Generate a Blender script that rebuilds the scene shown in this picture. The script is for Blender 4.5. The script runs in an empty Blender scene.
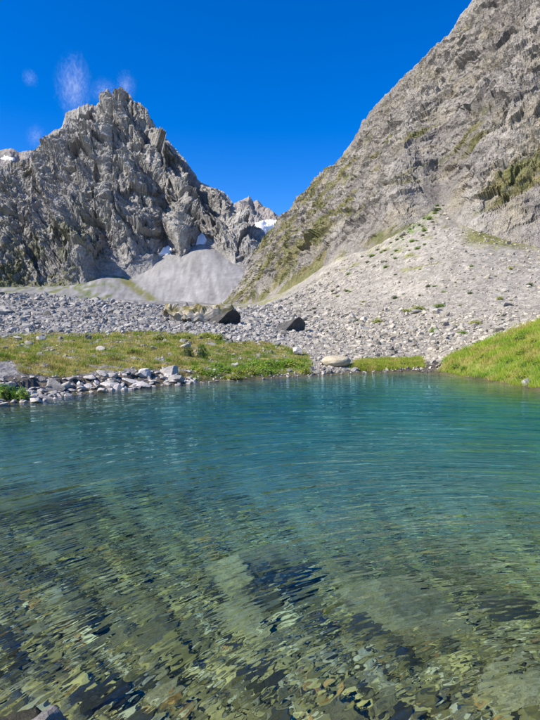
import bpy, math
import numpy as np
from math import radians, sin, cos, pi

# ------------------------------------------------------------------ camera, sky, sun, exposure
SC = bpy.context.scene
COL = SC.collection
F_PX, CU, CV, PITCH, EYE = 524.0, 270.0, 360.0, 2.95, 1.9
SUN_AZ, SUN_EL = -114.0, 40.0          # degrees from +Y towards +X, degrees above the horizon

cam_d = bpy.data.cameras.new('camera')
cam_d.sensor_fit = 'VERTICAL'; cam_d.sensor_height = 36.0
cam_d.lens = 36.0 * F_PX / 720.0
cam_d.clip_start = 0.1; cam_d.clip_end = 20000.0
cam = bpy.data.objects.new('camera', cam_d); COL.objects.link(cam)
cam.location = (0, 0, EYE); cam.rotation_euler = (radians(90 - PITCH), 0, 0)
SC.camera = cam

W = bpy.data.worlds.new('World'); SC.world = W; W.use_nodes = True
nt = W.node_tree; nt.nodes.clear()
sky = nt.nodes.new('ShaderNodeTexSky'); sky.sky_type = 'NISHITA'; sky.sun_disc = False
sky.sun_elevation = radians(SUN_EL); sky.sun_rotation = radians(SUN_AZ % 360)
sky.altitude = 2000; sky.air_density = 1.15; sky.dust_density = 0.7; sky.ozone_density = 3.0
hs = nt.nodes.new('ShaderNodeHueSaturation'); hs.inputs['Hue'].default_value = 0.516; hs.inputs['Saturation'].default_value = 1.46; hs.inputs['Value'].default_value = 1.0
bg = nt.nodes.new('ShaderNodeBackground'); bg.inputs['Strength'].default_value = 0.14
wo = nt.nodes.new('ShaderNodeOutputWorld')
nt.links.new(sky.outputs[0], hs.inputs['Color']); nt.links.new(hs.outputs[0], bg.inputs['Color'])
nt.links.new(bg.outputs[0], wo.inputs['Surface'])

sun_d = bpy.data.lights.new('sun', 'SUN'); sun_d.energy = 5.0; sun_d.angle = radians(0.53)
sun_d.color = (1.0, 0.925, 0.80)
sun = bpy.data.objects.new('sun', sun_d); COL.objects.link(sun)
sun.rotation_euler = (radians(90 - SUN_EL), 0, radians(180 - SUN_AZ))
sun.location = (-60, 20, 80)
sun_d.cycles.is_caustics_light = True

SC.view_settings.view_transform = 'Standard'; SC.view_settings.look = 'None'
SC.view_settings.exposure = 0.62; SC.view_settings.gamma = 1.0
cy = SC.cycles
cy.max_bounces = 8; cy.diffuse_bounces = 2; cy.glossy_bounces = 3; cy.transmission_bounces = 6
cy.transparent_max_bounces = 12; cy.volume_bounces = 1
cy.caustics_reflective = False; cy.caustics_refractive = True
cy.sample_clamp_indirect = 4.0; cy.blur_glossy = 0.3
cy.use_denoising = True

# ------------------------------------------------------------------ helpers
RNG = np.random.default_rng(7)

def at(u, v, D):
    """the point at distance D (along +Y) that the photograph shows at column u, row v"""
    p = radians(PITCH)
    u = np.asarray(u, float); v = np.asarray(v, float); D = np.asarray(D, float)
    ru = (u - CU) / F_PX; rv = (CV - v) / F_PX
    dy = cos(p) + rv * sin(p); dz = -sin(p) + rv * cos(p)
    k = D / dy
    return np.stack([ru * k, D + 0 * u, EYE + dz * k], -1)

def on_water(u, v, z=0.0):
    d = at(u, v, 1.0)
    k = (z - EYE) / (d[..., 2] - EYE)
    return np.stack([d[..., 0] * k, k, 0 * k + z], -1)

_perm = np.random.default_rng(3).permutation(256).astype(np.int64)
_perm = np.concatenate([_perm, _perm, _perm])
_g = np.random.default_rng(4).normal(size=(256, 3)); _g /= np.linalg.norm(_g, axis=1)[:, None]

def perlin(p):
    p = np.asarray(p, float)
    i = np.floor(p).astype(np.int64); f = p - i
    w = f * f * f * (f * (f * 6 - 15) + 10)
    ix, iy, iz = (i[..., k] & 255 for k in range(3))
    def corner(a, b, c):
        h = _perm[_perm[_perm[(ix + a) & 255] + ((iy + b) & 255)] + ((iz + c) & 255)]
        g = _g[h]
        return g[..., 0] * (f[..., 0] - a) + g[..., 1] * (f[..., 1] - b) + g[..., 2] * (f[..., 2] - c)
    wx, wy, wz = w[..., 0], w[..., 1], w[..., 2]
    x00 = corner(0, 0, 0) * (1 - wx) + corner(1, 0, 0) * wx
    x10 = corner(0, 1, 0) * (1 - wx) + corner(1, 1, 0) * wx
    x01 = corner(0, 0, 1) * (1 - wx) + corner(1, 0, 1) * wx
    x11 = corner(0, 1, 1) * (1 - wx) + corner(1, 1, 1) * wx
    return ((x00 * (1 - wy) + x10 * wy) * (1 - wz) + (x01 * (1 - wy) + x11 * wy) * wz) * 1.6

def fbm(p, octs=4, gain=0.5, lac=2.03, ridged=False):
    s = 0.0; a = 1.0; tot = 0.0; p = np.asarray(p, float).copy()
    for k in range(octs):
        n = perlin(p)
        if ridged: n = 1.0 - 2.0 * np.abs(n)
        s = s + a * n; tot += a
        a *= gain; p = p * lac + 17.3
    return s / tot

def facets(a, b, seed=0):
    """broken faces: every cell of a jittered lattice is a small plane with a tilt and a height of its own"""
    ia = np.floor(a).astype(np.int64); ib = np.floor(b).astype(np.int64)
    best = np.full(a.shape, 1e9); out = np.zeros(a.shape)
    for da in (-1, 0, 1):
        for db in (-1, 0, 1):
            ca, cb = ia + da, ib + db
            h = _perm[_perm[(ca + seed) & 255] + (cb & 255)]
            h2 = _perm[h + 71]; h3 = _perm[h + 139]; h4 = _perm[h2 + 33]; h5 = _perm[h3 + 57]
            pa = ca + h / 255.0; pb = cb + h2 / 255.0
            d = (a - pa) ** 2 + (b - pb) ** 2
            val = 0.4 * (h3 / 255.0 - 0.5) + (h4 / 255.0 - 0.5) * 1.8 * (a - pa) + (h5 / 255.0 - 0.5) * 1.8 * (b - pb)
            m = d < best; best = np.where(m, d, best); out = np.where(m, val, out)
    return out

def sm(a, b, x):
    t = np.clip((x - a) / (b - a), 0, 1); return t * t * (3 - 2 * t)

def lerp(a, b, t): return a + (b - a) * t

def mesh_np(name, V, Fq, mat=None, smooth=True, attrs=None, parent=None, link=True):
    """V (n,3); Fq (m,3) or (m,4) faces"""
    V = np.ascontiguousarray(V, np.float32); Fq = np.ascontiguousarray(Fq, np.int32)
    m = bpy.data.meshes.new(name)
    n, k = Fq.shape
    m.vertices.add(len(V)); m.vertices.foreach_set('co', V.ravel())
    m.loops.add(n * k); m.loops.foreach_set('vertex_index', Fq.ravel())
    m.polygons.add(n); m.polygons.foreach_set('loop_start', np.arange(0, n * k, k, dtype=np.int32))
    m.polygons.foreach_set('use_smooth', np.full(n, smooth, dtype=bool))
    for an, av in (attrs or {}).items():
        av = np.asarray(av, np.float32)
        if av.ndim == 1:
            m.attributes.new(an, 'FLOAT', 'POINT').data.foreach_set('value', av)
        else:
            c = np.ones((len(V), 4), np.float32); c[:, :3] = av
            m.attributes.new(an, 'FLOAT_COLOR', 'POINT').data.foreach_set('color', c.ravel())
    m.update(calc_edges=True); m.validate()
    if mat: m.materials.append(mat)
    if not link: return m
    o = bpy.data.objects.new(name, m); COL.objects.link(o)
    if parent: o.parent = parent
    return o

def grid_faces(nr, nc, wrap=False):
    i = np.arange(nr - 1)[:, None]; j = np.arange(nc if wrap else nc - 1)[None, :]
    j2 = (j + 1) % nc
    a = i * nc + j; b = i * nc + j2; c = (i + 1) * nc + j2; d = (i + 1) * nc + j
    return np.stack([a, b, c, d], -1).reshape(-1, 4)

def tag(o, label=None, cat=None, group=None, kind=None):
    if label: o['label'] = label
    if cat: o['category'] = cat
    if group: o['group'] = group
    if kind: o['kind'] = kind
    return o

# ------------------------------------------------------------------ materials
class NT:
    def __init__(s, name):
        s.m = bpy.data.materials.new(name); s.m.use_nodes = True
        s.t = s.m.node_tree; s.t.nodes.clear()
        s.out = s.n('ShaderNodeOutputMaterial')
    def n(s, typ, **kw):
        nd = s.t.nodes.new(typ)
        for k, v in kw.items():
            if k in nd.inputs.keys(): s.set(nd.inputs[k], v)
            else: setattr(nd, k, v)
        return nd
    def set(s, sock, v):
        if isinstance(v, bpy.types.NodeSocket): s.t.links.new(v, sock)
        else: sock.default_value = v
    def noise(s, scale, detail=4.0, rough=0.55, coord=None, dist=0.0):
        nd = s.n('ShaderNodeTexNoise'); nd.inputs['Scale'].default_value = scale
        nd.inputs['Detail'].default_value = detail; nd.inputs['Roughness'].default_value = rough
        nd.inputs['Distortion'].default_value = dist
        s.t.links.new(coord or s.pos(), nd.inputs['Vector']); return nd.outputs['Fac']
    def voronoi(s, scale, feature='F1', out='Distance', coord=None):
        nd = s.n('ShaderNodeTexVoronoi', feature=feature); nd.inputs['Scale'].default_value = scale
        s.t.links.new(coord or s.pos(), nd.inputs['Vector']); return nd.outputs[out]
    def pos(s):
        if not hasattr(s, '_p'): s._p = s.n('ShaderNodeNewGeometry').outputs['Position']
        return s._p
    def obj(s):
        if not hasattr(s, '_o'): s._o = s.n('ShaderNodeTexCoord').outputs['Object']
        return s._o
    def attr(s, name, out='Color'):
        return s.n('ShaderNodeAttribute', attribute_name=name).outputs[out]
    def ramp(s, fac, stops):
        nd = s.n('ShaderNodeValToRGB'); e = nd.color_ramp.elements
        while len(e) < len(stops): e.new(0.5)
        for el, (p, c) in zip(e, stops):
            el.position = p; el.color = (c, c, c, 1) if isinstance(c, (int, float)) else (*c, 1)
        s.t.links.new(fac, nd.inputs[0]); return nd.outputs[0]
    def mix(s, fac, a, b, mode='MIX'):
        nd = s.n('ShaderNodeMix', data_type='RGBA', blend_type=mode)
        s.set(nd.inputs[0], fac)
        for sock, v in ((nd.inputs[6], a), (nd.inputs[7], b)):
            s.set(sock, (*v, 1) if isinstance(v, tuple) and len(v) == 3 else v)
        return nd.outputs[2]
    def math(s, op, a, b=None):
        nd = s.n('ShaderNodeMath', operation=op); s.set(nd.inputs[0], a)
        if b is not None: s.set(nd.inputs[1], b)
        return nd.outputs[0]
    def bump(s, h, strength=0.5, dist=1.0, normal=None):
        nd = s.n('ShaderNodeBump'); nd.inputs['Strength'].default_value = strength
        nd.inputs['Distance'].default_value = dist; s.t.links.new(h, nd.inputs['Height'])
        if normal: s.t.links.new(normal, nd.inputs['Normal'])
        return nd.outputs[0]
    def surf(s, color, rough=0.9, normal=None, spec=0.25):
        b = s.n('ShaderNodeBsdfPrincipled')
        s.set(b.inputs['Base Color'], (*color, 1) if isinstance(color, tuple) else color)
        s.set(b.inputs['Roughness'], rough); b.inputs['Specular IOR Level'].default_value = spec
        if normal: s.t.links.new(normal, b.inputs['Normal'])
        s.t.links.new(b.outputs[0], s.out.inputs['Surface']); return s.m

def mat_cliff(name, scale, strength):
    """rock face: broad tone from the vertex colour, finer strata and blotches on top"""
    t = NT(name)
    base = t.attr('tone')
    n1 = t.noise(0.05 * scale, 6, 0.65); n2 = t.noise(0.32 * scale, 5, 0.7)
    c = t.mix(1.0, base, t.ramp(n1, [(0.25, 0.72), (0.5, 1.0), (0.75, 1.22)]), 'MULTIPLY')
    c = t.mix(1.0, c, t.ramp(n2, [(0.28, 0.62), (0.5, 1.0), (0.72, 1.25)]), 'MULTIPLY')
    b1 = t.bump(n1, strength, 14.0 / scale)
    b2 = t.bump(n2, strength, 2.6 / scale, b1)
    return t.surf(c, 0.95, b2, 0.15)

def mat_ground():
    t = NT('ground_cover')
    base = t.attr('tone'); dist = t.attr('reach', 'Fac')
    # stones of the size that fits how far the ground lies from the lake
    n1 = t.noise(6.0, 5, 0.65); n2 = t.noise(0.9, 5, 0.65); n3 = t.noise(0.12, 5, 0.7)
    v1 = t.voronoi(7.0); v2 = t.voronoi(1.6)
    near = t.ramp(n1, [(0.3, 0.62), (0.5, 1.0), (0.72, 1.3)])
    far = t.ramp(n2, [(0.28, 0.72), (0.5, 1.0), (0.72, 1.22)])
    c = t.mix(1.0, base, near, 'MULTIPLY'); c = t.mix(1.0, c, far, 'MULTIPLY')
    c = t.mix(1.0, c, t.ramp(n3, [(0.3, 0.85), (0.7, 1.12)]), 'MULTIPLY')
    b = t.bump(v1, 0.5, 0.06); b = t.bump(n1, 0.7, 0.08, b); b = t.bump(v2, 0.4, 0.25, b)
    b = t.bump(n2, 0.6, 0.4, b)
    return t.surf(c, 0.95, b, 0.15)

def mat_stone(name, c0, c1, scale=3.0, lichen=None, bump=0.04):
    t = NT(name)
    rnd = t.n('ShaderNodeObjectInfo').outputs['Random']
    n1 = t.noise(scale, 6, 0.65, t.obj()); n2 = t.noise(scale * 6, 5, 0.7, t.obj())
    c = t.mix(t.ramp(n1, [(0.35, 0.0), (0.65, 1.0)]), c0, c1)
    c = t.mix(1.0, c, t.ramp(n2, [(0.3, 0.62), (0.5, 1.0), (0.72, 1.25)]), 'MULTIPLY')
    c = t.mix(1.0, c, t.ramp(rnd, [(0.0, 0.7), (1.0, 1.2)]), 'MULTIPLY')
    if lichen:
        n3 = t.noise(scale * 1.7, 5, 0.7, t.obj(), 0.6)
        c = t.mix(t.ramp(n3, [(0.56, 0.0), (0.66, 0.8)]), c, lichen)
    b = t.bump(n1, 0.6, bump * 3); b = t.bump(n2, 0.7, bump, b)
    return t.surf(c, 0.9, b, 0.2)

def mat_attr(name, rough=0.8, translucent=0.0):
    t = NT(name)
    c = t.attr('tone')
    m = t.surf(c, rough, None, 0.2)
    if translucent:
        p = t.out.inputs['Surface'].links[0].from_node
        tr = t.n('ShaderNodeBsdfTranslucent'); t.t.links.new(c, tr.inputs['Color'])
        mx = t.n('ShaderNodeMixShader'); mx.inputs[0].default_value = translucent
        t.t.links.new(p.outputs[0], mx.inputs[1]); t.t.links.new(tr.outputs[0], mx.inputs[2])
        t.t.links.new(mx.outputs[0], t.out.inputs['Surface'])
    return m

def mat_water():
    t = NT('lake_water')
    def rings(cx, cy_, lam, dist, det, dscale):
        mp = t.n('ShaderNodeMapping'); mp.inputs['Location'].default_value = (-cx, -cy_, 0)
        t.t.links.new(t.pos(), mp.inputs['Vector'])
        w = t.n('ShaderNodeTexWave', wave_type='RINGS', rings_direction='Z', wave_profile='SIN')
        w.inputs['Scale'].default_value = 2 * pi / (20.0 * lam)      # rings: phase = 20 * scale * distance
        w.inputs['Distortion'].default_value = dist; w.inputs['Detail'].default_value = det
        w.inputs['Detail Scale'].default_value = dscale; w.inputs['Detail Roughness'].default_value = 0.6
        t.t.links.new(mp.outputs[0], w.inputs['Vector']); return w.outputs['Fac']
    n = None
    for cx, cy_, lam, dist, dscale, h in [(3.2, -0.5, 0.50, 2.0, 0.45, 0.030), (2.6, 1.2, 0.27, 1.8, 0.8, 0.0155), (2.2, 0.9, 0.16, 2.0, 1.1, 0.011), (3.0, 1.6, 0.095, 2.2, 1.5, 0.0066),
                                          (2.0, 0.6, 0.055, 2.4, 2.0, 0.0034)]:
        n = t.bump(rings(cx, cy_, lam, dist, 2.0, dscale), 1.0, h * WAVE, n)
    n = t.bump(t.noise(5.0, 2, 0.5), 1.0, 0.006 * WAVE, n)
    g = t.n('ShaderNodeBsdfGlass'); g.inputs['IOR'].default_value = 1.333
    g.inputs['Roughness'].default_value = 0.0; t.t.links.new(t.attr('tone'), g.inputs['Color'])
    t.t.links.new(n, g.inputs['Normal'])
    t.t.links.new(g.outputs[0], t.out.inputs['Surface'])
    return t.m
WAVE = 0.58

# ------------------------------------------------------------------ the lake's outline and the lie of the land
SHORE_PX = [(0, 404), (28, 402), (60, 396), (105, 391), (160, 386), (190, 383), (240, 380), (320, 375), (370, 372),
            (437, 372.5), (480, 379), (540, 390)]
shore = [tuple(on_water(float(u), float(v))[:2]) for u, v in SHORE_PX]
LAKE = np.array([(-11.5, 12.5), (-8.6, 13.6)] + shore + [(11.5, 14.5), (13.0, 9.0), (11.0, 4.0), (6.5, 1.6), (2.0, 1.0),
                (-2.0, 1.1), (-6.5, 2.2), (-11.0, 6.0)])

def lake_sd(x, y):
    """signed distance to the shoreline, negative on the water"""
    P = LAKE; Q = np.roll(P, -1, 0)
    best = np.full(x.shape, 1e9); inside = np.zeros(x.shape, bool)
    for (ax, ay), (bx, by) in zip(P, Q):
        dx, dy = bx - ax, by - ay
        h = np.clip(((x - ax) * dx + (y - ay) * dy) / (dx * dx + dy * dy), 0, 1)
        best = np.minimum(best, (x - ax - h * dx) ** 2 + (y - ay - h * dy) ** 2)
        cond = ((ay > y) != (by > y)) & (x < dx * (y - ay) / (dy + 1e-12) + ax)
        inside ^= cond
    d = np.sqrt(best)
    return np.where(inside, -d, d)

# heights of the land: (column, row, distance) read off the photograph
LAND = [(-60, 366, 16), (-60, 338, 36), (0, 372, 16.4), (0, 352, 24), (0, 338, 36), (60, 372, 18.5), (60, 350, 26), (60, 337, 38),
        (120, 366, 21), (120, 347, 29), (120, 334, 41), (200, 364, 24.5), (200, 348, 32), (200, 336, 43),
        (260, 364, 28), (260, 348, 36), (260, 337, 46), (320, 362, 28), (320, 350, 36), (320, 336, 50),
        (380, 362, 29), (380, 350, 35), (380, 336, 50), (425, 363, 29), (430, 352, 36),
        (445, 362, 26), (470, 349, 26), (500, 336, 25.5), (540, 325, 24.5), (600, 312, 23),
        (470, 343, 38), (500, 340, 40), (540, 336, 42), (600, 330, 42),
        (-60, 318, 60), (-60, 296, 95), (0, 318, 60), (0, 297, 95), (50, 318, 60), (60, 299, 100), (100, 318, 65), (110, 303, 105),
        (160, 322, 68), (165, 308, 110), (200, 324, 70), (205, 316, 110), (240, 324, 75), (240, 316, 120),
        (-60, 304, 180), (0, 304, 190), (60, 306, 200), (120, 307, 220), (180, 309, 240), (215, 308, 260),
        (-60, 302, 600), (0, 302, 600), (60, 303, 600), (120, 304, 600), (180, 305, 600), (220, 305, 560),
        (280, 325, 90), (280, 314, 150), (275, 303, 280), (255, 303, 420), (320, 322, 90), (320, 302, 150), (330, 264, 290),
        (360, 322, 80), (360, 295, 140), (370, 250, 255), (400, 320, 75), (400, 294, 125), (400, 235, 235), (440, 202, 266), (425, 213, 256), (455, 220, 247),
        (440, 320, 70), (440, 280, 125), (480, 318, 66), (480, 284, 110), (475, 231, 215), (540, 314, 64), (540, 290, 98),
        (540, 249, 195), (600, 310, 64), (600, 285, 98), (610, 252, 185),
        (-60, 296, 980), (0, 296, 980), (40, 296, 980), (90, 297, 980), (125, 300, 980), (155, 303, 980), (190, 304, 960), (220, 304, 920),
        (0, 285, 1060), (60, 286, 1070), (107, 274, 1110), (130, 276, 1120), (150, 268, 1140), (165, 252, 1190), (180, 260, 1150),
        (200, 240, 1215), (216, 250, 1180), (232, 263, 1130), (252, 272, 1090), (275, 285, 1000),
        (300, 300, 700), (420, 270, 700), (540, 260, 700), (420, 270, 1500), (540, 270, 1500), (640, 270, 1500),
        (0, 285, 1700), (130, 285, 1700), (250, 285, 1700), (-200, 290, 600), (-200, 300, 90), (-200, 338, 30), (-200, 285, 1700),
        (760, 300, 90), (760, 290, 220), (760, 320, 30), (760, 270, 1500)]
_L = np.array(LAND, float)
_Pts = at(_L[:, 0], _L[:, 1], _L[:, 2])

def _co(x, y):
    y2 = y + 1.5
    return np.stack([np.clip(np.arctan2(x, y2), -0.85, 0.85) * 2.6, np.log(np.maximum(np.hypot(x, y2), 4.0))], -1)
_extra = []
for k in range(len(LAKE)):
    a, b = LAKE[k], LAKE[(k + 1) % len(LAKE)]
    _extra.append((a[0], a[1], 0.10))
_X = np.concatenate([_Pts, np.array(_extra)])
_C = _co(_X[:, 0], _X[:, 1]); _E = _X[:, 2] / np.hypot(_X[:, 0], _X[:, 1] + 1.5)
def _tps(d): return np.where(d > 1e-9, d * d * np.log(np.maximum(d, 1e-9)), 0)
_n = len(_C)
_A = np.zeros((_n + 3, _n + 3))
_A[:_n, :_n] = _tps(np.linalg.norm(_C[:, None] - _C[None], axis=-1)) + np.eye(_n) * 0.002
_A[:_n, _n] = 1; _A[:_n, _n + 1:] = _C; _A[_n, :_n] = 1; _A[_n + 1:, :_n] = _C.T
_w = np.linalg.solve(_A, np.concatenate([_E, np.zeros(3)]))

def land_macro(x, y):
    c = _co(x.ravel(), y.ravel()); out = np.zeros(len(c))
    for k in range(0, len(c), 40000):
        cc = c[k:k + 40000]
        out[k:k + 40000] = _tps(np.linalg.norm(cc[:, None] - _C[None], axis=-1)) @ _w[:_n] + _w[_n] + cc @ _w[_n + 1:]
    return out.reshape(x.shape) * np.hypot(x, y + 1.5)

def col_row(x, y, z):
    """column and row of the photograph at which a point of the land stands (used once, to lay out the vegetation)"""
    p = radians(PITCH); dz = z - EYE
    fwd = y * cos(p) - dz * sin(p); up = y * sin(p) + dz * cos(p)
    fwd = np.where(fwd > 0.05, fwd, 1e9)
    return CU + F_PX * x / fwd, CV - F_PX * up / fwd

def height(x, y, fine=True):
    x = np.asarray(x, float); y = np.asarray(y, float)
    d = lake_sd(x, y); r = np.hypot(x, y)
    P = np.stack([x, y, 0 * x], -1)
    wob = 0.45 * fbm(P * 0.55, 3)
    dd = d + wob
    m = land_macro(x, y)
    front = sm(-0.6, 0.5, y - 6.0)
    # land: a low stony bank, then the turf or the stones
    land = np.where(front > 0, lerp(0.25 + 0.05 * np.maximum(dd, 0), np.maximum(m, 0.04), front), 0.25 + 0.05 * np.maximum(dd, 0))
    land = land * sm(0.0, 0.9, dd) + 0.05 * np.minimum(dd, 1)
    lip = 1.15 + 0.55 * fbm(P * 0.8 + 60, 3)
    left = sm(-0.5, -2.5, x) * front
    land = np.where((dd > 0) & (dd < lip) & (left > 0), lerp(land, np.minimum(land, 0.03 + 0.16 * dd), left), land)
    # bed: shelving from the near shore, deepest two thirds of the way over
    t = np.maximum(-dd, 0)
    near = 0.28 + 0.16 * np.maximum(y - 2.0, 0) + 0.03 * np.maximum(y - 4.0, 0) ** 1.5
    deep = np.minimum(0.16 + 0.55 * t, near + 0.08 * t) * sm(0, 0.5, t)
    deep = np.minimum(deep, 3.6 + 0.1 * fbm(P * 0.2, 2))
    deep = deep * (1.0 - 0.38 * sm(0.5, -6.5, x) * sm(14, 5, y))
    z = np.where(dd > 0, land, -deep)
    if fine:
        lump = fbm(P * 0.9, 4)
        amp = np.where(dd > 0, 0.18 * sm(0.6, 2.5, dd) * sm(200, 60, r), 0.09 * sm(0, 1.0, -dd))
        z = z + amp * lump
        farn = fbm(P * 0.05, 5)
        z = z + sm(40, 80, r) * sm(600, 300, r) * 0.45 * fbm(P * 0.3 + 3, 4)
        z = z + sm(45, 120, r) * np.minimum(0.006 * r, 2.5) * farn * (0.25 + 0.75 * sm(900, 500, r))
    return z, d

# ------------------------------------------------------------------ ground
GRASS_L = [(-80, 338), (0, 338), (30, 333), (90, 334), (150, 331), (210, 333), (226, 343), (262, 341), (300, 350), (312, 358),
           (310, 372), (260, 378), (200, 381), (172, 380), (168, 366), (150, 372), (120, 370), (92, 372), (60, 378), (20, 374), (12, 360), (-80, 372)]
GRASS_R = [(437, 372), (446, 358), (478, 342), (510, 330), (560, 312), (640, 300), (640, 410), (540, 393), (480, 381)]
GRASS_M = [(352, 366), (362, 360), (420, 358), (424, 367), (356, 373)]

def in_poly(px, py, poly):
    ins = np.zeros(px.shape, bool); n = len(poly)
    for k in range(n):
        ax, ay = poly[k]; bx, by = poly[(k + 1) % n]
        ins ^= ((ay > py) != (by > py)) & (px < (bx - ax) * (py - ay) / (by - ay + 1e-12) + ax)
    return ins

def cover(x, y, z, d):
    """share of turf at a place on the land"""
    u, v = col_row(x, y, z); P = np.stack([x, y, 0 * x], -1)
    r = np.hypot(x, y)
    uu = u + 5 * fbm(P * 0.8, 3); vv = v + 2.5 * fbm(P * 0.8 + 9, 3)
    gl = in_poly(uu, vv, GRASS_L) & (r < 46); gr = in_poly(uu, vv, GRASS_R) & (r < 32); gm = in_poly(uu, vv, GRASS_M) & (r < 36)
    side = (np.abs(x) > 0.62 * np.maximum(y, 0.1)) & (r < 40) & (d > 0.6)
    bare = fbm(P * np.array([0.9, 1.5, 1]) + 31, 4) > 0.17
    return (gl & ~bare), gr, gm, side

def build_ground():
    th_front = np.arange(-0.66, 0.6601, 0.0036)
    th_back = np.concatenate([np.linspace(0.66, 2 * pi - 0.66, 60)[1:-1]])
    th = np.concatenate([th_front, th_back])
    r = np.exp(np.arange(math.log(0.9), math.log(2600.0), 0.0125))
    T, R = np.meshgrid(th, r)
    x = R * np.sin(T); y = R * np.cos(T) - 1.5
    z, d = height(x, y)
    P = np.stack([x, y, z], -1)
    rr = np.hypot(x, y)
    # tones of the ground itself
    n_a = fbm(P * 0.35, 4); n_b = fbm(P * 0.03, 5); n_c = fbm(P * 2.0, 3)
    tone = np.empty(P.shape)
    stone = np.array([0.36, 0.335, 0.295]); pale = np.array([0.335, 0.305, 0.25]); grey = np.array([0.25, 0.24, 0.22])
    turf = np.array([0.19, 0.19, 0.05]); dry = np.array([0.30, 0.25, 0.09]); green = np.array([0.10, 0.17, 0.025])
    u, v = col_row(x, y, z)
    right = sm(200, 330, u + 25 * n_b)
    tone[:] = lerp(grey, pale, right[..., None])
    tone *= (1 + 0.25 * n_a + 0.25 * n_b)[..., None]
    # far scree below the peak: cool grey, streaked down the fall line
    fan = sm(700, 900, rr) * sm(300, 255, u)
    streak = fbm(np.stack([x / 11 + y / 60 + 0.8 * fbm(P / 60, 2), y / 130, 0 * x], -1), 5, 0.6)
    tone = lerp(tone, (np.array([0.265, 0.255, 0.245]) * (1 + 0.75 * streak + 0.3 * n_b)[..., None]), fan[..., None])
    # turf at the peak's foot, left of the scree
    foot = sm(700, 850, rr) * sm(120, 95, u - 0.55 * (v - 275) + 10 * streak)
    tone = lerp(tone, lerp(green * 0.75, turf * 0.8, sm(-0.3, 0.4, streak)[..., None]), (0.85 * foot * sm(-0.1, 0.25, n_b + 0.8 * fbm(P / 14, 3)))[..., None])
    edge = sm(700, 850, rr) * sm(9, 3, np.abs(u - (112 + 1.45 * (v - 272)) + 4 * streak))
    tone = lerp(tone, turf * 0.8, (edge * 0.95 * sm(-0.45, 0.1, fbm(P / 16 + 4, 3)))[..., None])
    dn = fbm(np.stack([u / 16 + v / 90 + 2 * n_b, v / 240, 0 * u], -1), 4)
    tal0 = sm(60, 100, rr) * sm(700, 500, rr) * sm(270, 300, u)
    tone = tone * (1 + tal0 * (0.28 * dn + 0.3 * n_c))[..., None]
    # grass tongues on the talus under the right-hand wall
    q = fbm(np.stack([x / 9 + 3, y / 16, z / 9], -1), 4)
    tal = sm(60, 90, rr) * sm(600, 500, rr) * sm(270, 300, u)
    up = sm(300, 235, v)
    tone = lerp(tone, turf * 1.15, (tal * sm(0.33, 0.5, q + 0.10 * up) * 0.85)[..., None])
    gul = sm(14, 4, np.abs(u - (440 - 0.75 * (v - 190)) + 8 * q)) * sm(185, 195, v) * sm(265, 225, v) * sm(-0.05, 0.2, n_c + q)
    tone = lerp(tone, green * 1.0, (tal * gul * 0.9)[..., None])
    under = sm(455, 475, u) * sm(12, 4, np.abs(v - (236 + 0.07 * (u - 470)) + 6 * q)) * tal
    tone = lerp(tone, turf * 1.0, (under * 0.9)[..., None])
    val = sm(220, 280, rr) * sm(180, 200, u) * sm(300, 270, u) * sm(700, 600, rr)
    tone = lerp(tone, turf * 1.1, (0.7 * val * sm(-0.2, 0.3, n_b + 0.6 * fbm(P / 9, 3)))[..., None])
    # banks round the lake
    gl, gr, gm, side = cover(x, y, z, d)
    tone = np.where(gl[..., None], lerp(dry, turf, sm(-0.35, 0.25, n_a)[..., None]), tone)
    tone = np.where((gr | gm | side)[..., None], lerp(turf, green, sm(-0.4, 0.3, n_a)[..., None]) * 1.15, tone)
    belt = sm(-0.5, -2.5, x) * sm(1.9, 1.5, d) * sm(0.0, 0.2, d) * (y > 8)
    tone = lerp(tone, np.array([0.11, 0.09, 0.065]) * (1 + 0.4 * n_c)[..., None], (0.9 * belt)[..., None])  # brown soil, darkened to paint the shade under the turf lip and among stones
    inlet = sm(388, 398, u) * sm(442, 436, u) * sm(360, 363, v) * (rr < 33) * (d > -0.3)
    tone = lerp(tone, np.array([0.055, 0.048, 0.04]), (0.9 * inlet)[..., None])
    # the bed: silt, stones and algae; a dark wet rim at the water's edge
    silt = lerp(np.array([0.25, 0.21, 0.075]), np.array([0.42, 0.37, 0.16]), sm(-0.35, 0.4, fbm(P * 0.5 + 5, 4))[..., None])
    algae = np.array([0.12, 0.11, 0.045])
    silt = lerp(silt, algae, (0.75 * sm(0.05, 0.4, fbm(P * 1.1 + 40, 4)))[..., None])
    silt = lerp(silt, np.array([0.42, 0.43, 0.34]), (0.8 * sm(-0.9, -2.0, z))[..., None])
    bed = sm(0.10, -0.02, z) * (d < 1.2)
    tone = lerp(tone, silt, bed[..., None])
    wet = sm(0.16, 0.03, z) * sm(-0.10, 0.03, z) * (np.abs(d) < 1.2)
    tone = lerp(tone, np.array([0.07, 0.06, 0.045]), (wet * 0.8)[..., None])
    grain = np.random.default_rng(8).normal(size=rr.shape)
    tone = tone * (1 + 0.16 * grain * sm(40, 90, rr) * (0.4 + 0.6 * sm(700, 300, rr)))[..., None]
    tone = np.clip(tone, 0.01, 0.6)
    V = P.reshape(-1, 3)
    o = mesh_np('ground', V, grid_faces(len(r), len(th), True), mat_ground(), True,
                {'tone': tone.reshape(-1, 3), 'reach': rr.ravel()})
    tag(o, kind='structure'); o.cycles.is_caustics_receiver = True
    return o
build_ground()

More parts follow.
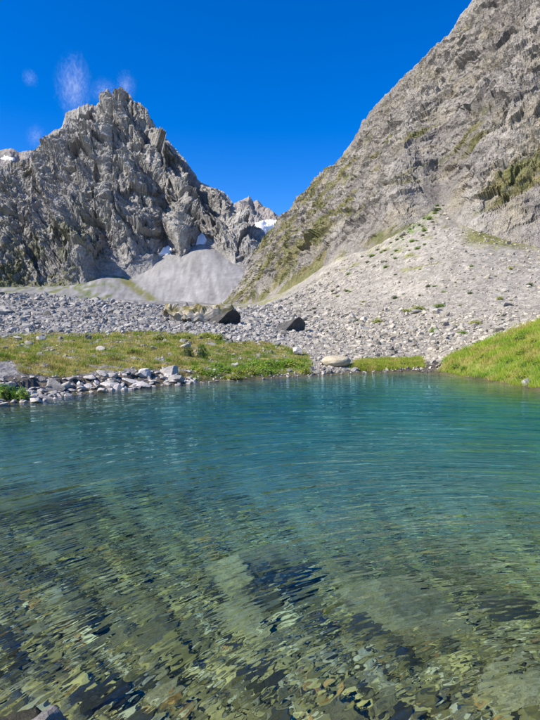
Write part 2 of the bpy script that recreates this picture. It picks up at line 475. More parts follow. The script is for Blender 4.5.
# ------------------------------------------------------------------ water
def build_water():
    st = 0.010
    th = np.concatenate([np.linspace(-1.5, -0.7, 30)[:-1], np.arange(-0.70, 0.7001, st), np.linspace(0.7, 1.5, 30)[1:]])
    r = np.exp(np.arange(math.log(0.7), math.log(33.0), st))
    T, R = np.meshgrid(th, r)
    x = R * np.sin(T); y = R * np.cos(T) + 0.3
    rng = np.random.default_rng(21)
    z = np.zeros_like(x)
    P = np.stack([x, y, 0 * x], -1)
    warp = 0.10 * fbm(P * 0.7, 2)
    # the slow swell is in the mesh, the ripples on it in the material
    for k in range(18):
        lam = math.exp(rng.uniform(math.log(0.28), math.log(0.9)))
        cx, cy_ = 2.4 + rng.normal() * 1.2, 0.2 + rng.normal() * 0.9
        rho = np.hypot(x - cx, y - cy_) + warp
        fade = sm(3.0, 7.0, lam / (R * st))
        z += fade * 0.0009 * (lam / 0.4) ** 1.5 * np.sin(2 * pi * rho / lam + rng.uniform(0, 2 * pi))
    d = lake_sd(x, y)
    V = np.stack([x, y, z], -1).reshape(-1, 3)
    # how much of each colour the column of water under a place lets through
    zb, _ = height(x, y, False)
    col = np.exp(-np.clip(-zb, 0, 4).reshape(-1, 1) * np.array([[0.43, 0.135, 0.085]]))
    Fq = grid_faces(len(r), len(th))
    keep = (d.ravel()[Fq] < 1.0).any(1)
    Fq = Fq[keep]
    ids = np.unique(Fq); re = np.zeros(len(V), np.int64); re[ids] = np.arange(len(ids))
    o = mesh_np('water', V[ids], re[Fq], mat_water(), True, {'tone': col[ids]})
    tag(o, kind='structure'); o.cycles.is_caustics_caster = True
    return o
build_water()

# ------------------------------------------------------------------ mountains
def curve(pts, s):
    p = np.array(pts, float)
    return np.stack([np.interp(s, p[:, 0], p[:, k]) for k in (1, 2)], -1)

def sheet(name, crest, foot, u0, u1, ns, nr, disp, tonef, mat, dig=0.22, belly=0.0, jag=2.0, soft=7, back=(0.9, 0.9), kind='structure'):
    """a mountain side from its foot to its crest, with the far side behind it"""
    us = np.linspace(u0, u1, ns)
    c = curve(crest, us); f = curve(foot, us)
    w = max(1, int(soft / (us[1] - us[0]))); ker = np.hanning(2 * w + 1); ker /= ker.sum()
    f = np.stack([np.convolve(np.pad(f[:, q], w, mode='edge'), ker, 'valid') for q in (0, 1)], -1)
    C = at(us, c[:, 0], c[:, 1]); Fo = at(us, f[:, 0], f[:, 1])
    j = fbm(np.stack([us * 0.13, 0 * us, 0 * us], -1), 5, 0.62, ridged=True) * jag * c[:, 1] / F_PX * sm(0, 60, c[:, 1] * 0 + (f[:, 0] - c[:, 0]))
    C[:, 2] += j
    t = np.concatenate([np.linspace(-dig, 1, nr)])
    t = t[:, None]
    prof = t + belly * np.sin(np.clip(t, 0, 1) * pi)
    Pf = Fo[None] + (C - Fo)[None] * np.stack([t + 0 * us, t + 0 * us, prof + 0 * us], -1)
    # outward direction of the face
    e1 = np.gradient(Pf, axis=1); e0 = np.gradient(Pf, axis=0)
    N = np.cross(e1, e0); N /= np.linalg.norm(N, axis=-1, keepdims=True) + 1e-9
    for _ in range(40):
        N[:, 1:-1] = (N[:, :-2] + N[:, 1:-1] * 2 + N[:, 2:]) / 4
    N /= np.linalg.norm(N, axis=-1, keepdims=True)
    T = t + 0 * us
    h, soft = disp(Pf, T, us)
    Pd = Pf + N * h[..., None]
    tone = tonef(Pd, T, us, h)
    nb = 10
    tb = np.linspace(0, 1, nb + 1)[1:, None]
    L = np.linalg.norm((C - Fo), axis=-1)
    B = Pd[-1][None] + np.stack([0 * tb + 0 * us, tb * L * back[0], -tb * L * back[1]], -1)
    hb = fbm(B * 0.02, 4)[..., None] * L[None, :, None] * 0.06 * tb[..., None]
    B = B + hb
    V = np.concatenate([Pd, B]); tn = np.concatenate([tone, np.repeat(tone[-1:], nb, 0)])
    o = mesh_np(name, V.reshape(-1, 3), grid_faces(V.shape[0], ns), mat, False, {'tone': np.clip(tn.reshape(-1, 3), 0.01, 0.8)})
    tag(o, kind=kind)
    return o, Pd, us, T

# --- the pointed peak on the left
M1_CREST = [(-140, 190, 1280), (-60, 178, 1300), (0, 168, 1320), (20, 163, 1350), (36, 158, 1400), (41, 148, 1420), (45, 138, 1430), (52, 134, 1440),
            (62, 129, 1450), (65, 116, 1455), (72, 112, 1460), (86, 108, 1470), (100, 106, 1480), (104, 98, 1480), (107, 91, 1485), (112, 98, 1490),
            (118, 95, 1495), (124, 92, 1500), (129, 97, 1495), (136, 105, 1480), (146, 112, 1470), (151, 121, 1460), (160, 135, 1440),
            (168, 142, 1430), (176, 151, 1420), (186, 163, 1400), (195, 175, 1390), (200, 183, 1380), (207, 187, 1370), (216, 190, 1360),
            (226, 196, 1350), (234, 206, 1340), (241, 216, 1320), (248, 227, 1300), (256, 243, 1270), (265, 262, 1230), (290, 300, 1150)]
M1_FOOT = [(-140, 300, 1000), (0, 297, 1040), (40, 296, 1050), (85, 295, 1060), (105, 276, 1105), (130, 273, 1118), (152, 266, 1140), (165, 248, 1197),
           (180, 267, 1138), (200, 236, 1222), (216, 250, 1182), (232, 263, 1132), (252, 270, 1095), (290, 300, 1020)]

def m1_disp(P, T, us):
    u = us[None, :] + 0 * T
    tap = sm(1.0, 0.86, T) * 0.9 + 0.1
    # ribs and couloirs: fall lines lean to the right below the summit
    a = P[..., 0] + 0.6 * P[..., 2]; b = P[..., 2]
    big = fbm(np.stack([a / 150 + 1.7, b / 420 + 0.4, P[..., 1] / 400], -1), 3, 0.45, ridged=True)
    q = np.stack([a / 62, b / 150, P[..., 1] / 140], -1)
    q = q + 0.35 * np.stack([fbm(P / 90, 2), fbm(P / 90 + 7, 2), 0 * u], -1)
    mid = fbm(q, 4, 0.52, ridged=True)
    q2 = np.stack([P[..., 0] / 24 - 0.25 * P[..., 2] / 24, P[..., 2] / 34, P[..., 1] / 40], -1)
    small = fbm(q2, 4, 0.55, ridged=True)
    ledge = fbm(np.stack([P[..., 0] / 130, P[..., 2] / 19, P[..., 1] / 130], -1), 3)
    left = sm(110, 10, u)                      # the left shoulder is smoother
    wa = a + 14 * fbm(P / 50, 3); wb = b + 14 * fbm(P / 50 + 9, 3)
    fa = facets(wa / 60, wb / 76, 3); fb = facets(wa / 23 + 5, wb / 25, 11); fc = facets((wa - 0.5 * wb) / 9, wb / 9, 23)
    rough = 1 - 0.5 * left
    fd = facets((wa + 0.4 * wb) / 5.2 + 9, wb / 6.5, 41)
    h = 62 * big + 20 * mid * rough + 50 * fa * rough + 20 * fb * rough + 8 * fc + 5 * fd + 3 * small + 5 * ledge
    h = (h - 30) * tap * sm(-0.03, 0.16, T)
    return h, left

def m1_tone(P, T, us, h):
    u = us[None, :] + 0 * T
    n = fbm(P / 60, 5); n2 = fbm(P / 14, 4)
    rock = np.array([0.32, 0.305, 0.285]); pale = np.array([0.43, 0.41, 0.375]); warm = np.array([0.31, 0.28, 0.235])
    tone = lerp(rock, pale, sm(-0.3, 0.5, n + 0.3 * T)[..., None])
    tone = lerp(tone, warm, (0.6 * sm(100, 30, u) * sm(-0.4, 0.4, n2))[..., None])
    tone *= (1 + 0.28 * n2)[..., None]
    nz = np.gradient(P, axis=0); flat = 1 - np.abs(nz[..., 2]) / (np.linalg.norm(nz, axis=-1) + 1e-9)
    g = sm(0.48, 0.12, T) * sm(120, 90, u) * sm(-0.12, 0.22, n + 0.6 * n2 + 0.35 * flat - 0.45 * T)
    tone = lerp(tone, np.array([0.13, 0.135, 0.05]), (0.85 * g)[..., None])
    g2 = 0.45 * sm(60, 10, u) * sm(0.1, 0.4, fbm(P / 40 + 50, 4) + 0.1)
    tone = lerp(tone, np.array([0.22, 0.20, 0.10]), g2[..., None])
    return tone

M_CLIFF1 = mat_cliff('peak_rock', 0.55, 0.9)
m1, M1P, M1U, M1T = sheet('mountain', M1_CREST, M1_FOOT, -110, 282, 580, 440, m1_disp, m1_tone, M_CLIFF1, jag=3.6, soft=2)

# --- the steep side on the right
K = 0.75
M2_CREST = [(u, v, d * K) for u, v, d in [(222, 304, 900), (240, 283, 880), (255, 252, 850), (276, 228, 800), (309, 191, 740), (318, 178, 720), (338, 163, 690), (353, 142, 660),
            (362, 122, 645), (380, 103, 620), (398, 86, 590), (421, 65, 565), (448, 38, 540), (463, 15, 525), (472, 2, 520), (500, -42, 505), (560, -120, 480),
            (660, -220, 440), (760, -300, 400)]]
M2_FOOT = [(u, v, d * K) for u, v, d in [(222, 306, 880), (240, 304, 720), (262, 299, 570), (300, 281, 470), (330, 262, 400), (365, 248, 350), (400, 233, 320), (425, 205, 344),
           (440, 190, 362), (455, 216, 330), (475, 229, 291), (510, 240, 275), (540, 246, 265), (600, 250, 250), (760, 262, 225)]]

def m2_disp(P, T, us):
    u = us[None, :] + 0 * T
    tap = sm(1.0, 0.9, T) * 0.85 + 0.15
    tap = tap * (0.35 + 0.65 * sm(225, 290, u))
    # slabs dip to the lower left, following the skyline
    al = P[..., 0] * 0.55 + P[..., 1] * -0.35; zz = P[..., 2]
    s1 = zz * 0.78 - P[..., 0] * 0.35 + P[..., 1] * 0.18      # across the strata
    s2 = zz * 0.5 + P[..., 0] * 0.5 - P[..., 1] * 0.35        # along them
    wob = fbm(P / 45, 3)
    big = fbm(np.stack([s2 / 120, s1 / 70 + wob * 0.3, P[..., 1] / 150], -1), 3, 0.5)
    mid = fbm(np.stack([s2 / 34, s1 / 15 + wob * 0.5, P[..., 1] / 45], -1), 4, 0.55, ridged=True)
    small = fbm(np.stack([s2 / 10, s1 / 5.5, P[..., 1] / 12], -1), 4, 0.6, ridged=True)
    step = s1 / 17 + 0.8 * wob + 0.5 * fbm(P / 18, 3); step = step - np.floor(step)
    w1 = s1 + 4 * fbm(P / 14, 3); w2 = s2 + 4 * fbm(P / 14 + 8, 3)
    fa = facets(w2 / 34, w1 / 17, 5); fb = facets(w2 / 12, w1 / 6.5, 17); fc = facets(w2 / 5.0, w1 / 3.0, 29)
    h = 15 * big + 4.0 * mid + 1.5 * small + 2.6 * np.minimum(step * 1.3, (1 - step) * 3) + 4 * fa + 4.4 * fb + 3.2 * fc + 1.5 * facets(w2 / 2.6, w1 / 1.7, 37)
    gully = np.exp(-((u - 442) / 26) ** 2) * sm(0.7, 0.2, T)
    return (h - 3) * tap * sm(-0.03, 0.14, T) * (1 - 0.65 * gully), u

def m2_tone(P, T, us, h):
    u = us[None, :] + 0 * T
    n = fbm(P / 40, 5); n2 = fbm(P / 9, 4); n3 = fbm(P / 22 + 30, 4)
    s1 = P[..., 2] * 0.78 - P[..., 0] * 0.35 + P[..., 1] * 0.18; s2 = P[..., 2] * 0.5 + P[..., 0] * 0.5 - P[..., 1] * 0.35
    st = fbm(np.stack([s2 / 60, s1 / 9, P[..., 1] / 60], -1), 4)
    rock = np.array([0.275, 0.25, 0.22]); pale = np.array([0.40, 0.37, 0.32]); ochre = np.array([0.34, 0.295, 0.20])
    tone = lerp(rock, pale, sm(-0.35, 0.45, n + 0.5 * st)[..., None])
    tone = lerp(tone, ochre, (0.55 * sm(0.0, 0.4, n3))[..., None])
    tone *= (1 + 0.30 * n2)[..., None]
    low = sm(0.75, 0.1, T)
    g = sm(0.16, 0.38, st * 0.7 + 0.55 * fbm(P / 30 + 80, 4) + 0.12 * low - 0.10 * sm(400, 480, u) + 0.24 * sm(420, 260, u))
    tone = lerp(tone, lerp(np.array([0.155, 0.165, 0.04]), np.array([0.235, 0.20, 0.07]), sm(-0.3, 0.4, n2)[..., None]), (0.8 * g)[..., None])
    return tone
M_CLIFF2 = mat_cliff('slope_rock', 1.3, 0.9)
m2, M2P, M2U, M2T = sheet('mountain', M2_CREST, M2_FOOT, 224, 690, 620, 440, m2_disp, m2_tone, M_CLIFF2, jag=4.5)

# --- far peaks
def far_disp(amp, sc):
    def f(P, T, us):
        tap = sm(1.0, 0.85, T) * 0.8 + 0.2
        a = P[..., 0] + 0.2 * P[..., 2]
        return amp * fbm(np.stack([a / sc, P[..., 2] / (2 * sc), P[..., 1] / (2 * sc)], -1), 5, 0.55, ridged=True) * tap, None
    return f
def far_tone(P, T, us, h):
    n = fbm(P / 90, 5)
    return np.array([0.33, 0.30, 0.275]) * (1 + 0.35 * n)[..., None]
M_CLIFF3 = mat_cliff('far_rock', 0.3, 0.8)
M4_CREST = [(222, 218, 3000), (228, 210, 3000), (234, 205, 3000), (240, 203, 3000), (244, 201, 3000), (247, 200, 3000), (249, 197, 3000), (251, 199, 3000), (253, 203, 3000),
            (257, 201, 3000), (259, 203, 3000), (262, 208, 3000), (269, 212, 3000), (276, 215, 3000), (281, 221, 3000), (291, 230, 3000), (330, 262, 3000)]
m4, M4P, M4U, M4T = sheet('distant_mountain', M4_CREST, [(200, 285, 2350), (330, 290, 2350)], 220, 320, 150, 110, far_disp(75, 130), far_tone, M_CLIFF3, jag=1.0)
M3_CREST = [(-90, 150, 2600), (-20, 155, 2600), (0, 152, 2600), (12, 150, 2600), (20, 154, 2600), (30, 152, 2600), (42, 156, 2600), (70, 166, 2600), (100, 185, 2600)]
m3, M3P, M3U, M3T = sheet('distant_mountain', M3_CREST, [(-90, 240, 2100), (100, 250, 2100)], -88, 98, 150, 80, far_disp(45, 140), far_tone, M_CLIFF3, jag=1.2)

# ------------------------------------------------------------------ stones
import bmesh
def ico(sub):
    bm = bmesh.new(); bmesh.ops.create_icosphere(bm, subdivisions=sub, radius=1.0)
    bm.verts.ensure_lookup_table()
    V = np.array([v.co[:] for v in bm.verts]); Fc = np.array([[v.index for v in f.verts] for f in bm.faces])
    bm.free(); return V, Fc
_ICO = {k: ico(k) for k in (1, 2, 3, 4, 5)}

def rock_verts(sub, seed, cuts=11, depth=(0.45, 0.9), rough=0.05, flat=0.8):
    """a stone broken along random planes, then weathered"""
    rng = np.random.default_rng(seed); V, Fc = _ICO[sub]; V = V.copy()
    for k in range(cuts):
        n = rng.normal(size=3); n /= np.linalg.norm(n); d = rng.uniform(*depth)
        V -= np.maximum(V @ n - d, 0)[:, None] * n
    if rough:
        V *= (1 + rough * fbm(V * 2.2 + seed, 4) + rough * 0.5 * fbm(V * 6 + seed, 3))[:, None]
    V[:, 2] *= flat
    V /= np.abs(V).max(0).mean()
    return V, Fc

def frame_rot(rng, tilt=0.35):
    a = rng.uniform(0, 2 * pi); b, c = rng.normal(size=2) * tilt
    ca, sa = cos(a), sin(a)
    Rz = np.array([[ca, -sa, 0], [sa, ca, 0], [0, 0, 1]])
    Rx = np.array([[1, 0, 0], [0, cos(b), -sin(b)], [0, sin(b), cos(b)]])
    Ry = np.array([[cos(c), 0, sin(c)], [0, 1, 0], [-sin(c), 0, cos(c)]])
    return Rz @ Rx @ Ry, (b, c, a)

M_GREY = mat_stone('grey_stone', (0.30, 0.285, 0.255), (0.40, 0.375, 0.33), 2.0, (0.22, 0.20, 0.13), 0.03)
M_PALE = mat_stone('pale_stone', (0.36, 0.335, 0.285), (0.46, 0.43, 0.37), 2.0, (0.36, 0.30, 0.19), 0.03)
M_WHITE = mat_stone('whitish_shore_stone', (0.42, 0.395, 0.36), (0.57, 0.53, 0.48), 2.5, (0.28, 0.25, 0.19), 0.02)
M_TAN = mat_stone('tan_stone', (0.38, 0.325, 0.22), (0.50, 0.44, 0.32), 2.6, (0.24, 0.24, 0.09), 0.02)
M_DARK = mat_stone('dark_rock', (0.035, 0.035, 0.035), (0.07, 0.068, 0.06), 2.0, None, 0.03)
M_ALGAE = mat_stone('algae_stone', (0.22, 0.185, 0.08), (0.40, 0.34, 0.15), 3.0, (0.10, 0.10, 0.035), 0.015)
M_SILTY = mat_stone('silty_stone', (0.36, 0.30, 0.12), (0.66, 0.57, 0.30), 3.4, (0.17, 0.15, 0.06), 0.02)
M_BEDDARK = mat_stone('dark_bed_stone', (0.055, 0.055, 0.04), (0.12, 0.11, 0.07), 3.0, None, 0.015)

ROCKS = []
for k in range(16):
    V, Fc = rock_verts(3, 100 + k, 12, (0.42, 0.88), 0.06, 0.78)
    ROCKS.append((V, Fc))
_rock_mesh = {}
def rock_mesh(k, mat):
    key = (k, mat.name)
    if key not in _rock_mesh:
        V, Fc = ROCKS[k]
        _rock_mesh[key] = mesh_np('stone', V, Fc, mat, False, None, None, False)
    return _rock_mesh[key]

def gz(x, y):
    z, d = height(np.atleast_1d(np.asarray(x, float)), np.atleast_1d(np.asarray(y, float)))
    return z

_DS = np.exp(np.linspace(math.log(11.0), math.log(420.0), 420))
def land_px(u, v):
    """where the line of sight through column u, row v meets the land"""
    P = at(np.full(_DS.shape, float(u)), np.full(_DS.shape, float(v)), _DS)
    z, d = height(P[:, 0], P[:, 1])
    hit = np.nonzero((P[:, 2] < z))[0]
    k = hit[0] if len(hit) else len(_DS) - 1
    return np.array([P[k, 0], P[k, 1], z[k]])

def bed_px(u, v):
    """where the line of sight, bent at the water, meets the bed"""
    w = on_water(float(u), float(v)); e = np.array([0, 0, EYE]); i = w - e; i /= np.linalg.norm(i)
    n = np.array([0, 0, 1.0]); eta = 1 / 1.333; c = -i @ n
    tdir = eta * i + (eta * c - math.sqrt(1 - eta * eta * (1 - c * c))) * n
    s = np.linspace(0, 6, 300)[:, None]; P = w + s * tdir
    z, d = height(P[:, 0], P[:, 1]); hit = np.nonzero(P[:, 2] < z)[0]
    k = hit[0] if len(hit) else 299
    return P[k]

def put_stone(name, k, mat, loc, size, rot, label, cat, group=None, receiver=False):
    o = bpy.data.objects.new(name, rock_mesh(k % len(ROCKS), mat)); COL.objects.link(o)
    o.location = loc; o.scale = size; o.rotation_euler = rot
    tag(o, label, cat, group)
    if receiver: o.cycles.is_caustics_receiver = True
    return o

def joined_stones(name, pts, size, sub, tone, flat, mat, seed, label, cat, sink=0.25):
    rng = np.random.default_rng(seed); nv = 10
    protos = [rock_verts(sub, seed * 31 + k, 9, (0.35, 0.85), 0.0, flat) for k in range(nv)]
    Vs, Fs, Ts, off = [], [], [], 0
    which = rng.integers(0, nv, len(pts))
    for k in range(nv):
        idx = np.nonzero(which == k)[0]
        if not len(idx): continue
        V, Fc = protos[k]
        Rm = np.stack([frame_rot(rng)[0] for _ in idx])
        asp = rng.uniform(0.65, 1.35, (len(idx), 1, 3)); asp[..., 2] *= 0.9
        VV = np.einsum('nij,nvj->nvi', Rm, V[None] * asp) * size[idx, None, None] + pts[idx, None, :]
        VV[..., 2] += size[idx, None] * flat * (0.5 - sink)
        Vs.append(VV.reshape(-1, 3)); Fs.append((Fc[None] + (np.arange(len(idx)) * len(V))[:, None, None] + off).reshape(-1, 3))
        Ts.append(np.repeat(tone[idx], len(V), 0)); off += len(idx) * len(V)
    o = mesh_np(name, np.concatenate(Vs), np.concatenate(Fs), mat, False, {'tone': np.concatenate(Ts)})
    return tag(o, label, cat, kind='stuff')

def mat_loose():
    t = NT('loose_stones')
    n1 = t.noise(5.0, 5, 0.7)
    c = t.mix(1.0, t.attr('tone'), t.ramp(n1, [(0.3, 0.7), (0.5, 1.0), (0.7, 1.2)]), 'MULTIPLY')
    return t.surf(c, 0.95, t.bump(n1, 0.5, 0.06), 0.15)
M_LOOSE = mat_loose()

# --- stones of the boulder field and the talus
def sample_fan(n, r0, r1, th0, th1, rng):
    r = np.exp(rng.uniform(math.log(r0), math.log(r1), n)); th = rng.uniform(th0, th1, n)
    return r * np.sin(th), r * np.cos(th), r

def stone_words(sz, r):
    s = max(sz) / r
    size = 'large' if s > 0.0105 else 'mid-sized' if s > 0.0075 else 'small'
    f = sz[2] / max(sz[0], sz[1]); e = max(sz[0], sz[1]) / min(sz[0], sz[1])
    return size + (' flat' if f < 0.6 else ' long' if e > 1.35 else ' blocky')

def where_words(u, v, pale):
    if v > 335: return 'in the rubble just behind the lakeside plants' if u > 230 else 'at the upper edge of the turf bank'
    if u > 330: return 'at the foot of the talus slope' if v > 315 else 'part way up the talus slope'
    if u > 245: return 'around the block with the dark overhanging face'
    if u > 150: return 'near the pale turf-capped outcrop'
    return 'on the crest of the boulder field' if v < 310 else 'in the boulder field above the turf bank'

def field():
    rng = np.random.default_rng(55)
    x, y, r = sample_fan(62000, 20, 270, -0.58, 0.58, rng)
    z, d = height(x, y)
    u, v = col_row(x, y, z)
    gl, gr, gm, side = cover(x, y, z, d)
    ok = (d > 0.35) & ~gl & ~gr & ~gm & (y > 12)
    right = sm(250, 380, u)
    talus = right * sm(325, 300, v)
    size = r * np.exp(rng.normal(math.log(0.00165), 0.55, len(r))) * (1 - 0.45 * talus)
    size = np.minimum(size, r * 0.0065)
    keep = ok & (rng.random(len(r)) < np.where(talus > 0.5, 0.62, 0.85))
    keep &= np.where(v > 345, rng.random(len(r)) < 0.7, True)
    x, y, z, size, u = (a[keep] for a in (x, y, z, size, u))
    right = right[keep]
    tone = lerp(np.array([0.345, 0.325, 0.29]), np.array([0.41, 0.37, 0.295]), right[:, None]) * rng.uniform(0.5, 1.25, (len(x), 1))
    pts = np.stack([x, y, z], -1)
    big = size > np.hypot(x, y) * 0.0032
    joined_stones('loose_boulders', pts[big], size[big], 2, tone[big], 0.75, M_LOOSE, 61,
                  'grey broken boulders heaped over the stony ground beyond the lake', 'boulders')
    joined_stones('loose_stones', pts[~big], size[~big], 1, tone[~big], 0.7, M_LOOSE, 62,
                  'small grey rubble between the boulders and on the talus', 'rubble')
    # boulders large enough to pick out one by one
    n = 0; taken = []
    for tries in range(6000):
        if n >= 210: break
        x, y, r = (a[0] for a in sample_fan(1, 26, 115, -0.52, 0.50, rng))
        zz, dd = height(np.array([x]), np.array([y])); uu, vv = col_row(x, y, zz[0])
        gl, gr, gm, side = cover(np.array([x]), np.array([y]), zz, dd)
        if dd[0] < 1 or gl[0] or gr[0] or gm[0] or not (-20 < uu < 560): continue
        if uu > 330 and vv < 312 and rng.random() < 0.8: continue
        s = r * rng.uniform(0.0042, 0.0088) * (1.25 if rng.random() < 0.15 else 1)
        if any((x - a) ** 2 + (y - b) ** 2 < (s + c) ** 2 for a, b, c in taken): continue
        taken.append((x, y, s))
        rm, rot = frame_rot(rng, 0.3)
        sz = s * rng.uniform(0.75, 1.25, 3) * np.array([1, 1, 0.85])
        pale = uu > 260 + 60 * rng.normal()
        put_stone('boulder', rng.integers(16), M_PALE if pale else M_GREY, (x, y, zz[0] + 0.25 * sz[2]), sz, rot,
                  stone_words(sz, r) + (' pale beige boulder ' if pale else ' grey boulder ') + where_words(uu, vv, pale),
                  'boulder', ('pale boulders ' if pale else 'grey boulders ') + where_words(uu, vv, pale))
        n += 1
field()

# --- stones along the water's edge
def shore_stones():
    rng = np.random.default_rng(77)
    n = 0; taken = []
    for tries in range(4000):
        if n >= 120: break
        u = rng.uniform(-12, 192); x0 = np.interp(u, [0, 28, 60, 105, 160, 190, 240], [404, 402, 396, 391, 386, 383, 380])
        v = x0 + 1 - rng.random() ** 1.3 * 22
        p = on_water(u, v, 0.12) if v > 360 else None
        if p is None: continue
        if 4 < u < 30 and v > 386: continue
        z, d = height(np.array([p[0]]), np.array([p[1]]))
        if d[0] < -0.25 or d[0] > 1.5: continue
        s = rng.choice([0.085, 0.12, 0.165, 0.24], p=[0.35, 0.35, 0.2, 0.1]) * rng.uniform(0.85, 1.2)
        if any((p[0] - a) ** 2 + (p[1] - b) ** 2 < (0.75 * (s + c)) ** 2 for a, b, c in taken): continue
        taken.append((p[0], p[1], s)); rm, rot = frame_rot(rng, 0.25)
        sz = s * np.array([rng.uniform(0.9, 1.6), rng.uniform(0.8, 1.2), rng.uniform(0.4, 0.7)])
        put_stone('shore_stone', rng.integers(16), M_WHITE, (p[0], p[1], max(z[0], -0.03) + 0.35 * sz[2]), sz, rot,
                  ('large' if s > 0.22 else 'fist-sized' if s < 0.12 else 'small' if s < 0.165 else 'mid-sized') + (' flat' if sz[2] < 0.5 * sz[0] else ' blocky') + ' whitish stone ' +
                  ('half in the water at the shore' if d[0] < 0.15 else 'on the stony shore' if d[0] < 0.8 else 'tucked under the turf edge'), 'stone', 'stones along the water edge', True)
        n += 1
    m = 1500
    u = rng.uniform(-20, 440, m); sh = np.interp(u, [a for a, b in SHORE_PX], [b for a, b in SHORE_PX])
    v = sh + 2 - rng.random(m) ** 1.5 * np.where(u < 190, 22, 9)
    P = on_water(u, v, 0.08); z, d = height(P[:, 0], P[:, 1])
    k = (d > -0.35) & (d < 1.8); P[:, 2] = z
    size = np.exp(rng.normal(math.log(0.055), 0.4, m))
    tone = np.array([0.42, 0.39, 0.35]) * rng.uniform(0.5, 1.25, (m, 1))
    tone[(u > 385)] *= 0.35
    joined_stones('shore_gravel', P[k], size[k], 1, tone[k], 0.7, M_LOOSE, 63, 'small grey stones and gravel along the waterline', 'gravel')
shore_stones()

def big_rock(name, seed, mat, loc, size, rotz, label, cat='boulder', cuts=14, rough=0.07, flat=1.0, sub=4, tilt=(0, 0), receiver=False, depth=(0.45, 0.85)):
    V, Fc = rock_verts(sub, seed, cuts, depth, rough, flat)
    o = mesh_np(name, V, Fc, mat, False)
    o.location = loc; o.scale = size; o.rotation_euler = (tilt[0], tilt[1], rotz)
    o.cycles.is_caustics_receiver = receiver
    return tag(o, label, cat)

def at_land(u, v, dz=0.0):
    p = land_px(u, v); return (p[0], p[1], p[2] + dz), p[1] / F_PX     # place, metres per pixel there

# single stones one can name
loc, k = at_land(54, 391); big_rock('boulder', 301, M_GREY, (loc[0], loc[1], 0.22), (13 * k, 8 * k, 8 * k), 0.3, 'rounded grey lichened boulder on the shore under the turf edge')
loc, k = at_land(40, 386); big_rock('boulder', 302, M_GREY, (loc[0], loc[1], 0.28), (5 * k, 5 * k, 8.5 * k), 1.0, 'upright grey stone standing beside the rounded lichened boulder')
loc, k = at_land(5, 384); big_rock('stone_slab', 303, M_WHITE, (loc[0], loc[1], 0.30), (12 * k, 8 * k, 6 * k), 0.1, 'pale flat slab leaning on the bank behind the green plant', 'slab', tilt=(0.2, 0.1))
loc, k = at_land(170, 376); big_rock('stone_slab', 304, M_WHITE, (loc[0], loc[1], 0.38), (11 * k, 9 * k, 6 * k), 0.4, 'large pale slab tilted on the shore below a dark bush', 'slab', tilt=(0.25, -0.15))
loc, k = at_land(176, 382); big_rock('stone_slab', 305, M_WHITE, (loc[0], loc[1], 0.14), (13 * k, 8 * k, 6 * k), -0.2, 'pale wedge-shaped slab dipping into the water beside the green plants', 'slab', tilt=(0.1, -0.3))
loc, k = at_land(112, 386); big_rock('stone_slab', 306, M_WHITE, (loc[0], loc[1], 0.12), (12 * k, 8 * k, 4 * k), 0.1, 'low whitish slab at the middle of the stony shore', 'slab')
loc, k = at_land(336, 366); big_rock('boulder', 307, M_TAN, (loc[0], loc[1], loc[2] + 0.22), (15 * k, 12 * k, 6.8 * k), 0.15, 'smooth tan boulder with mossy top at the far shore', cuts=8, depth=(0.6, 0.95), rough=0.05)
loc, k = at_land(297, 355); big_rock('stone_slab', 308, M_WHITE, (loc[0], loc[1], loc[2] + 0.15), (7 * k, 6 * k, 4 * k), 0.5, 'pale square stone set in the green plants', 'slab')
loc, k = at_land(525, 386); big_rock('boulder', 309, M_WHITE, (loc[0], loc[1], loc[2] + 0.08), (5 * k, 4 * k, 4.5 * k), 0.5, 'small white stone at the foot of the grassy bank')
loc, k = at_land(41, 341); big_rock('boulder', 310, M_WHITE, (loc[0], loc[1], loc[2] + 0.1), (5 * k, 4 * k, 3.5 * k), 0.5, 'whitish stone standing alone on the dry turf')
loc, k = at_land(355, 371); big_rock('boulder', 311, M_GREY, (loc[0], loc[1], 0.10), (5 * k, 4 * k, 3.6 * k), 0.9, 'dark wet stone between the tan boulder and the grassy tuft')
for j, (u, v, s) in enumerate([(346, 371, 3.5), (362, 369, 3.2), (318, 373, 3), (328, 373, 3.5)]):
    loc, k = at_land(u, v); big_rock('boulder', 320 + j, M_GREY, (loc[0], loc[1], 0.08), (s * 1.3 * k, s * k, s * 0.9 * k), j * 1.3,
                                     'small grey stone in the water in front of the tan boulder')['group'] = 'stones before the tan boulder'
# pale outcrop with turf on its top, and the two dark-faced blocks
def outcrop():
    (x, y, z), k = at_land(200, 322)
    y = 74.0; k = y / F_PX; x = (196 - CU) * k; z = gz(x, y)[0]
    V, Fc = rock_verts(5, 401, 24, (0.5, 0.9), 0.05, 1.0)
    V = V * np.array([42 * k, 26 * k, 11 * k])
    V[:, 2] += 1.1 * facets(V[:, 0] / 1.7, V[:, 1] / 1.7, 9) + 0.5 * facets(V[:, 0] / 0.7, V[:, 1] / 0.7, 19)
    pale = np.array([0.41, 0.365, 0.285]); turf = np.array([0.20, 0.17, 0.06])
    n = fbm(V / 1.4 + 5, 4); top = sm(-0.3, 0.9, V[:, 2])
    tone = lerp(pale * (1 + 0.3 * fbm(V / 0.6, 3))[:, None], turf, (sm(-0.2, 0.1, n) * top)[:, None])
    o = mesh_np('rock_outcrop', V, Fc, M_LOOSE, False, {'tone': tone}); o.location = (x, y, z + 0.75)
    tag(o, 'low pale beige outcrop capped with patches of turf among the rubble', 'outcrop')
outcrop()

